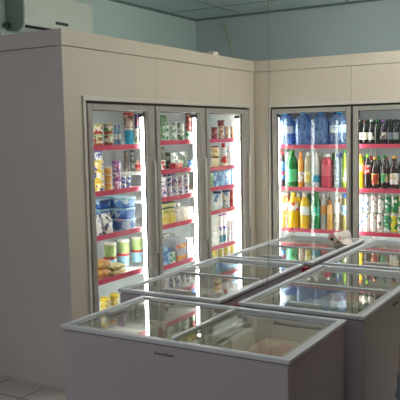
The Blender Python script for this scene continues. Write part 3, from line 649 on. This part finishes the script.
for fi in range(5):
    n = names[fi]
    P = [(.30, .10, 'packet', (.27, .24, .12), .06, FP, 'frozen_meat_bag', 'large pinkish frozen bag', 'bag'),
         (.30, -.13, 'packet', (.26, .18, .12), -.05, FRd if fi else FT, 'frozen_meat_bag', 'red and white frozen bag' if fi else 'tan frozen bag', 'bag'),
         (.07, -.10, 'box', (.14, .22, .14), .1, FG, 'frozen_vegetable_box', 'green and cream frozen box', 'box'),
         (.06, .12, 'box', (.14, .2, .13), -.08, FWh, 'frozen_food_box', 'white frozen food box', 'box'),
         (-.13, .02, 'packet', (.2, .32, .11), .03, FT if fi else FY, 'frozen_bread_bag', 'tan frozen bag' if fi else 'yellow frozen bag', 'bag'),
         (-.34, -.08, 'box', (.18, .24, .14), .05, FY if fi else FWh, 'frozen_food_box', 'yellow frozen food box' if fi else 'pale grey frozen food box', 'box'),
         (-.35, .15, 'packet', (.17, .16, .12), 0, FWh if fi else FRd, 'ice_bag', 'white ice bag' if fi else 'red and white frozen bag', 'bag')]
    zb = .665 if fi in (0,) else .62
    # a stacked white carton layer beneath carries them
    f = FR[fi]; a = f.rotation_euler.z
    for q, lx in enumerate((-.225, .225)):
        o = make_box('frozen_carton', .43, .44, zb-.216, mat('pale_carton', (196, 190, 176), .6)); o.location = (f.location.x+lx*math.cos(a), f.location.y+lx*math.sin(a), .2155); o.rotation_euler = (0, 0, a)
        tag(o, f'pale carton under the bags, {("left","right")[q] if fi == 0 else ("near","far")[q]} half of the {n}', 'carton', 'frozen goods in the chest freezers')
    for lx, ly, kd, dm, rot, body, nm, lab, cat in P:
        frozen(fi, lx, ly, zb, kd, dm, rot, body, nm, f'{lab} inside the {n}', cat)

# ------------------------------------------------------------------ roll of bags on the far left freezer
bm = bmesh.new()
seg = 24; R_ = .039; r_ = .013; Ln = .20
rings = []
for (y, r) in ((0, r_), (0, R_*.97), (.004, R_), (Ln-.004, R_), (Ln, R_*.97), (Ln, r_)):
    rings.append([bm.verts.new((r*math.cos(2*PI*k/seg), y, r*math.sin(2*PI*k/seg))) for k in range(seg)])
for i in range(6):
    for k in range(seg):
        a, c = rings[i], rings[(i+1) % 6]
        f = bm.faces.new([a[k], a[(k+1) % seg], c[(k+1) % seg], c[k]]); f.smooth = i in (2,)
roll = obj('bag_roll', bm, printed('roll_print', [(226, 220, 212), (230, 226, 220), (222, 214, 206), (214, 170, 164), (228, 224, 218)], 16, .6))
roll.location = (1.246, -1.34, .8475+R_); roll.rotation_euler = (0, 0, math.radians(-12))
tag(roll, 'white roll of bags lying on the lid of the far left-row freezer', 'roll')
bm = bmesh.new(); add_lathe(bm, [(r_*.98, .003), (r_*.98, Ln-.003), (r_*.8, Ln-.003), (r_*.8, .003), (r_*.98, .003)], 14)
core = obj('core', bm, mat('core_brown', (70, 50, 44), .7), roll); core.rotation_euler = (-PI/2, 0, 0)
bm = bmesh.new(); prev = None
for i in range(11):
    q = i/10
    x = R_*.9+.085*q; z = -R_*.2-(R_*.75)*min(1, q*1.9)+.004*math.sin(9*q)
    ys = (.02+.03*q, Ln-.03-.04*q)
    row = [bm.verts.new((x, ys[0]+(ys[1]-ys[0])*k/6, z+.004*math.sin(2.2*k+4*q))) for k in range(7)] + [bm.verts.new((x, ys[0]+(ys[1]-ys[0])*k/6, z-.002+.004*math.sin(2.2*k+4*q))) for k in range(7)]
    if prev:
        for k in range(6):
            bm.faces.new([prev[k], prev[k+1], row[k+1], row[k]]).smooth = True; bm.faces.new([prev[7+k], row[7+k], row[8+k], prev[8+k]]).smooth = True
    prev = row
obj('loose_sheet', bm, printed('sheet_print', [(224, 216, 206), (216, 200, 190), (210, 170, 160)], 20, .6), roll)

# ------------------------------------------------------------------ air conditioner above the left cooler
pa = ray(14, 18, 0, -1.2); yl = pa.y
d = ray(26, 18, 1, yl); xf = max(-1.02, d.x)
pl = ray(27, 27, 0, xf); pr = ray(93, 30, 0, xf)
y0, y1, zb = yl-.09, pr.y, ray(60, 27, 0, xf).z-.07
hh = ray(80, 5, 0, xf).z-ray(80, 34, 0, xf).z+.08
ac = empty('air_conditioner', (-1.2, y0, zb)); tag(ac, 'white split air conditioner mounted high on the left wall above the cooler', 'air conditioner')
Lc = y1-y0; Dc = xf+1.2
bm = bmesh.new()
prof = [(0, .02), (Dc*.55, 0), (Dc*.86, .02), (Dc*.97, .06), (Dc, .12), (Dc*.99, hh-.02), (Dc*.9, hh), (0, hh)]
ra = [bm.verts.new((x, 0.018, z)) for x, z in prof]; rb = [bm.verts.new((x, Lc, z)) for x, z in prof]
for i in range(len(prof)):
    j = (i+1) % len(prof); bm.faces.new([ra[i], ra[j], rb[j], rb[i]])
bm.faces.new(ra); bm.faces.new(rb)
obj('casing', bm, ACW, ac)
bm = bmesh.new()
ra = [bm.verts.new((x*1.03, 0, (z-hh/2)*1.03+hh/2)) for x, z in prof]; rb = [bm.verts.new((x*1.03, .0178, (z-hh/2)*1.03+hh/2)) for x, z in prof]
for i in range(len(prof)):
    j = (i+1) % len(prof); bm.faces.new([ra[i], ra[j], rb[j], rb[i]])
bm.faces.new(ra); bm.faces.new(rb)
obj('end_cap', bm, mat('grey_green_casing', (150, 160, 150), .5), ac)
bm = bmesh.new(); add_box(bm, Dc*.86, .04, .024, Dc*.985, Lc*.5, .043); obj('air_outlet', bm, BLACK, ac)
bm = bmesh.new(); add_box(bm, Dc*.80, .04, .046, Dc*.995, Lc*.5, .056); obj('louver', bm, ACW, ac)
bm = bmesh.new(); add_box(bm, Dc*.9, Lc*.44, .085, Dc*1.008, Lc*.62, .108); obj('display_strip', bm, mat('dark_display', (60, 70, 64), .4), ac)
bm = bmesh.new(); add_tube(bm, [(Dc*.2, -.002, .05), (Dc*.2, -.03, .05), (.035, -.05, .04)], .018); obj('pipe_cover', bm, mat('pipe_lagging', (78, 92, 84), .8), ac)
# pipe bundle on the wall left of it
bm = bmesh.new(); add_tube(bm, [(-1.168, y0-.30, ZC-.002), (-1.168, y0-.26, 2.75), (-1.168, y0-.15, 2.52), (-1.168, y0-.12, 2.34)], .03)
tag(obj('wall_conduit', bm, mat('dark_conduit', (84, 100, 92), .8)), 'dark conduit pipe on the wall left of the air conditioner', 'pipe')

# ------------------------------------------------------------------ cables, small things
bm = bmesh.new(); add_tube(bm, [(1.452, -2.79, ZC), (1.450, -2.79, 2.3), (1.447, -2.79, 1.9), (1.440, -2.79, 1.5), (1.438, -2.79, 1.2), (1.432, -2.79, .95), (1.418, -2.79, .8), (1.415, -2.79, .3)], .0018, 6)
tag(obj('hanging_cord', bm, mat('grey_cord', (150, 146, 136), .7)), 'thin grey cord hanging from the ceiling down between the freezer rows', 'cord')
c0 = ray(222, 17.5, 2, ZC); c1 = ray(234, 59, 1, .55)
bm = bmesh.new(); add_tube(bm, [(c0.x-.05, c0.y, ZC-.012), (c0.x, c0.y, ZC-.014), c0.lerp(c1, .10), c0.lerp(c1, .4), c0.lerp(c1, .75), c1, (c1.x+.02, c1.y, 2.302)], .010)
tag(obj('ceiling_cable', bm, mat('grey_cable', (206, 196, 174), .7)), 'grey cable dropping from the ceiling corner behind the cooler', 'cable')
bm = bmesh.new(); add_box(bm, -.035, -.045, 0, .035, .045, .034, bev=.006)
o = obj('junction_box', bm, white); o.location = (-.06, -.675, 2.3005); tag(o, 'small white box sitting on the top edge of the left cooler', 'box')
boxes('junction_box_lid', [(-.037, -.047, .022, .037, .047, .026)], cream, o).name = 'lid'
for yy, ln, hb_, lab in ((-3.10, .16, .83, 'nearer dark red board standing in the gap between the freezer rows'), (-2.27, .07, .858, 'farther dark red board standing in the gap between the freezer rows')):
    bm = bmesh.new(); add_box(bm, -.008, -ln/2, 0, .008, ln/2, hb_, bev=.003); add_box(bm, -.011, -ln/2-.002, hb_-.03, .011, ln/2+.002, hb_+.008, bev=.003)
    o = obj('red_board', bm, mat('dark_red_board', (140, 20, 40), .5)); o.location = (1.425, yy, 0); tag(o, lab, 'board', 'red boards between the freezers')
# carton on a crate at the right edge
pc = ray(397, 373, 1, -3.25)
bm = bmesh.new(); cw = .34
for b_ in ((0, 0, 0, .012, .3, pc.z-.001), (cw-.012, 0, 0, cw, .3, pc.z-.001), (0.012, 0, 0, cw-.012, .012, pc.z-.001), (.012, .288, 0, cw-.012, .3, pc.z-.001), (.012, .012, 0, cw-.012, .288, .02)): add_box(bm, *b_)
for i in range(3): add_box(bm, -.006, -.006, .05+i*(pc.z-.1)/2.2, cw+.006, .306, .075+i*(pc.z-.1)/2.2)
o = obj('plastic_crate', bm, mat('blue_grey_crate', (120, 130, 142), .5)); o.location = (pc.x, -3.25, 0); tag(o, 'blue-grey plastic crate at the right edge beside the freezers', 'crate')
bm = bmesh.new()
for b_ in ((0, 0, 0, .006, .27, .09), (.294, 0, 0, .3, .27, .09), (.006, 0, 0, .294, .006, .07), (.006, .264, 0, .294, .27, .09), (.006, .006, 0, .294, .264, .006)): add_box(bm, *b_)
cb = obj('cardboard_carton', bm, mat('kraft_cardboard', (176, 146, 116), .8, amp=.1, scale=20)); cb.location = (pc.x+.004, -3.236, pc.z+.0); tag(cb, 'open brown cardboard carton resting on the crate at the right edge', 'carton')
bm = bmesh.new(); add_box(bm, 0, .006, .0902, .006, .264, .12); 
fl = obj('flap', bm, mat('kraft_cardboard', (0, 0, 0)), cb); 

# ------------------------------------------------------------------ light
wd = bpy.data.worlds.new('daylight'); S.world = wd; wd.use_nodes = True
nt = wd.node_tree; bg = nt.nodes['Background']; bg.inputs['Color'].default_value = (1, .97, .99, 1); bg.inputs['Strength'].default_value = .50
def batten(x, y, z, rz, col, strength, label):
    lp = empty('ceiling_lamp', (x, y, z), rz); tag(lp, label, 'lamp')
    boxes('housing', [(-.62, -.024, -.045, .62, .024, 0)], white, lp, bev=.008)
    bm = bmesh.new(); add_tube(bm, [(-.59, 0, -.085), (.59, 0, -.085)], .016, 12); obj('lamp_tube', bm, glow('tube_'+'%d' % strength, col, strength), lp)
    for sx in (-1, 1): boxes('lamp_holder', [(sx*.605-.014, -.018, -.105, sx*.605+.014, .018, -.0455)], white, lp)
    for sx in (-1, 1): boxes('hanger', [(sx*.4-.006, -.006, 0.0005, sx*.4+.006, .006, ZC-z-.001)], ALU, lp)
batten(2.02, -3.0, 2.72, PI/2, (1, .97, .93), 30, 'added unseen fluorescent lamp over the near freezers')  # unseen fill lamp, added to brighten the upper walls and air conditioner
batten(2.10, -1.0, 2.50, PI/2, (1, .97, .91), 145, 'fluorescent ceiling lamp above the far freezers')
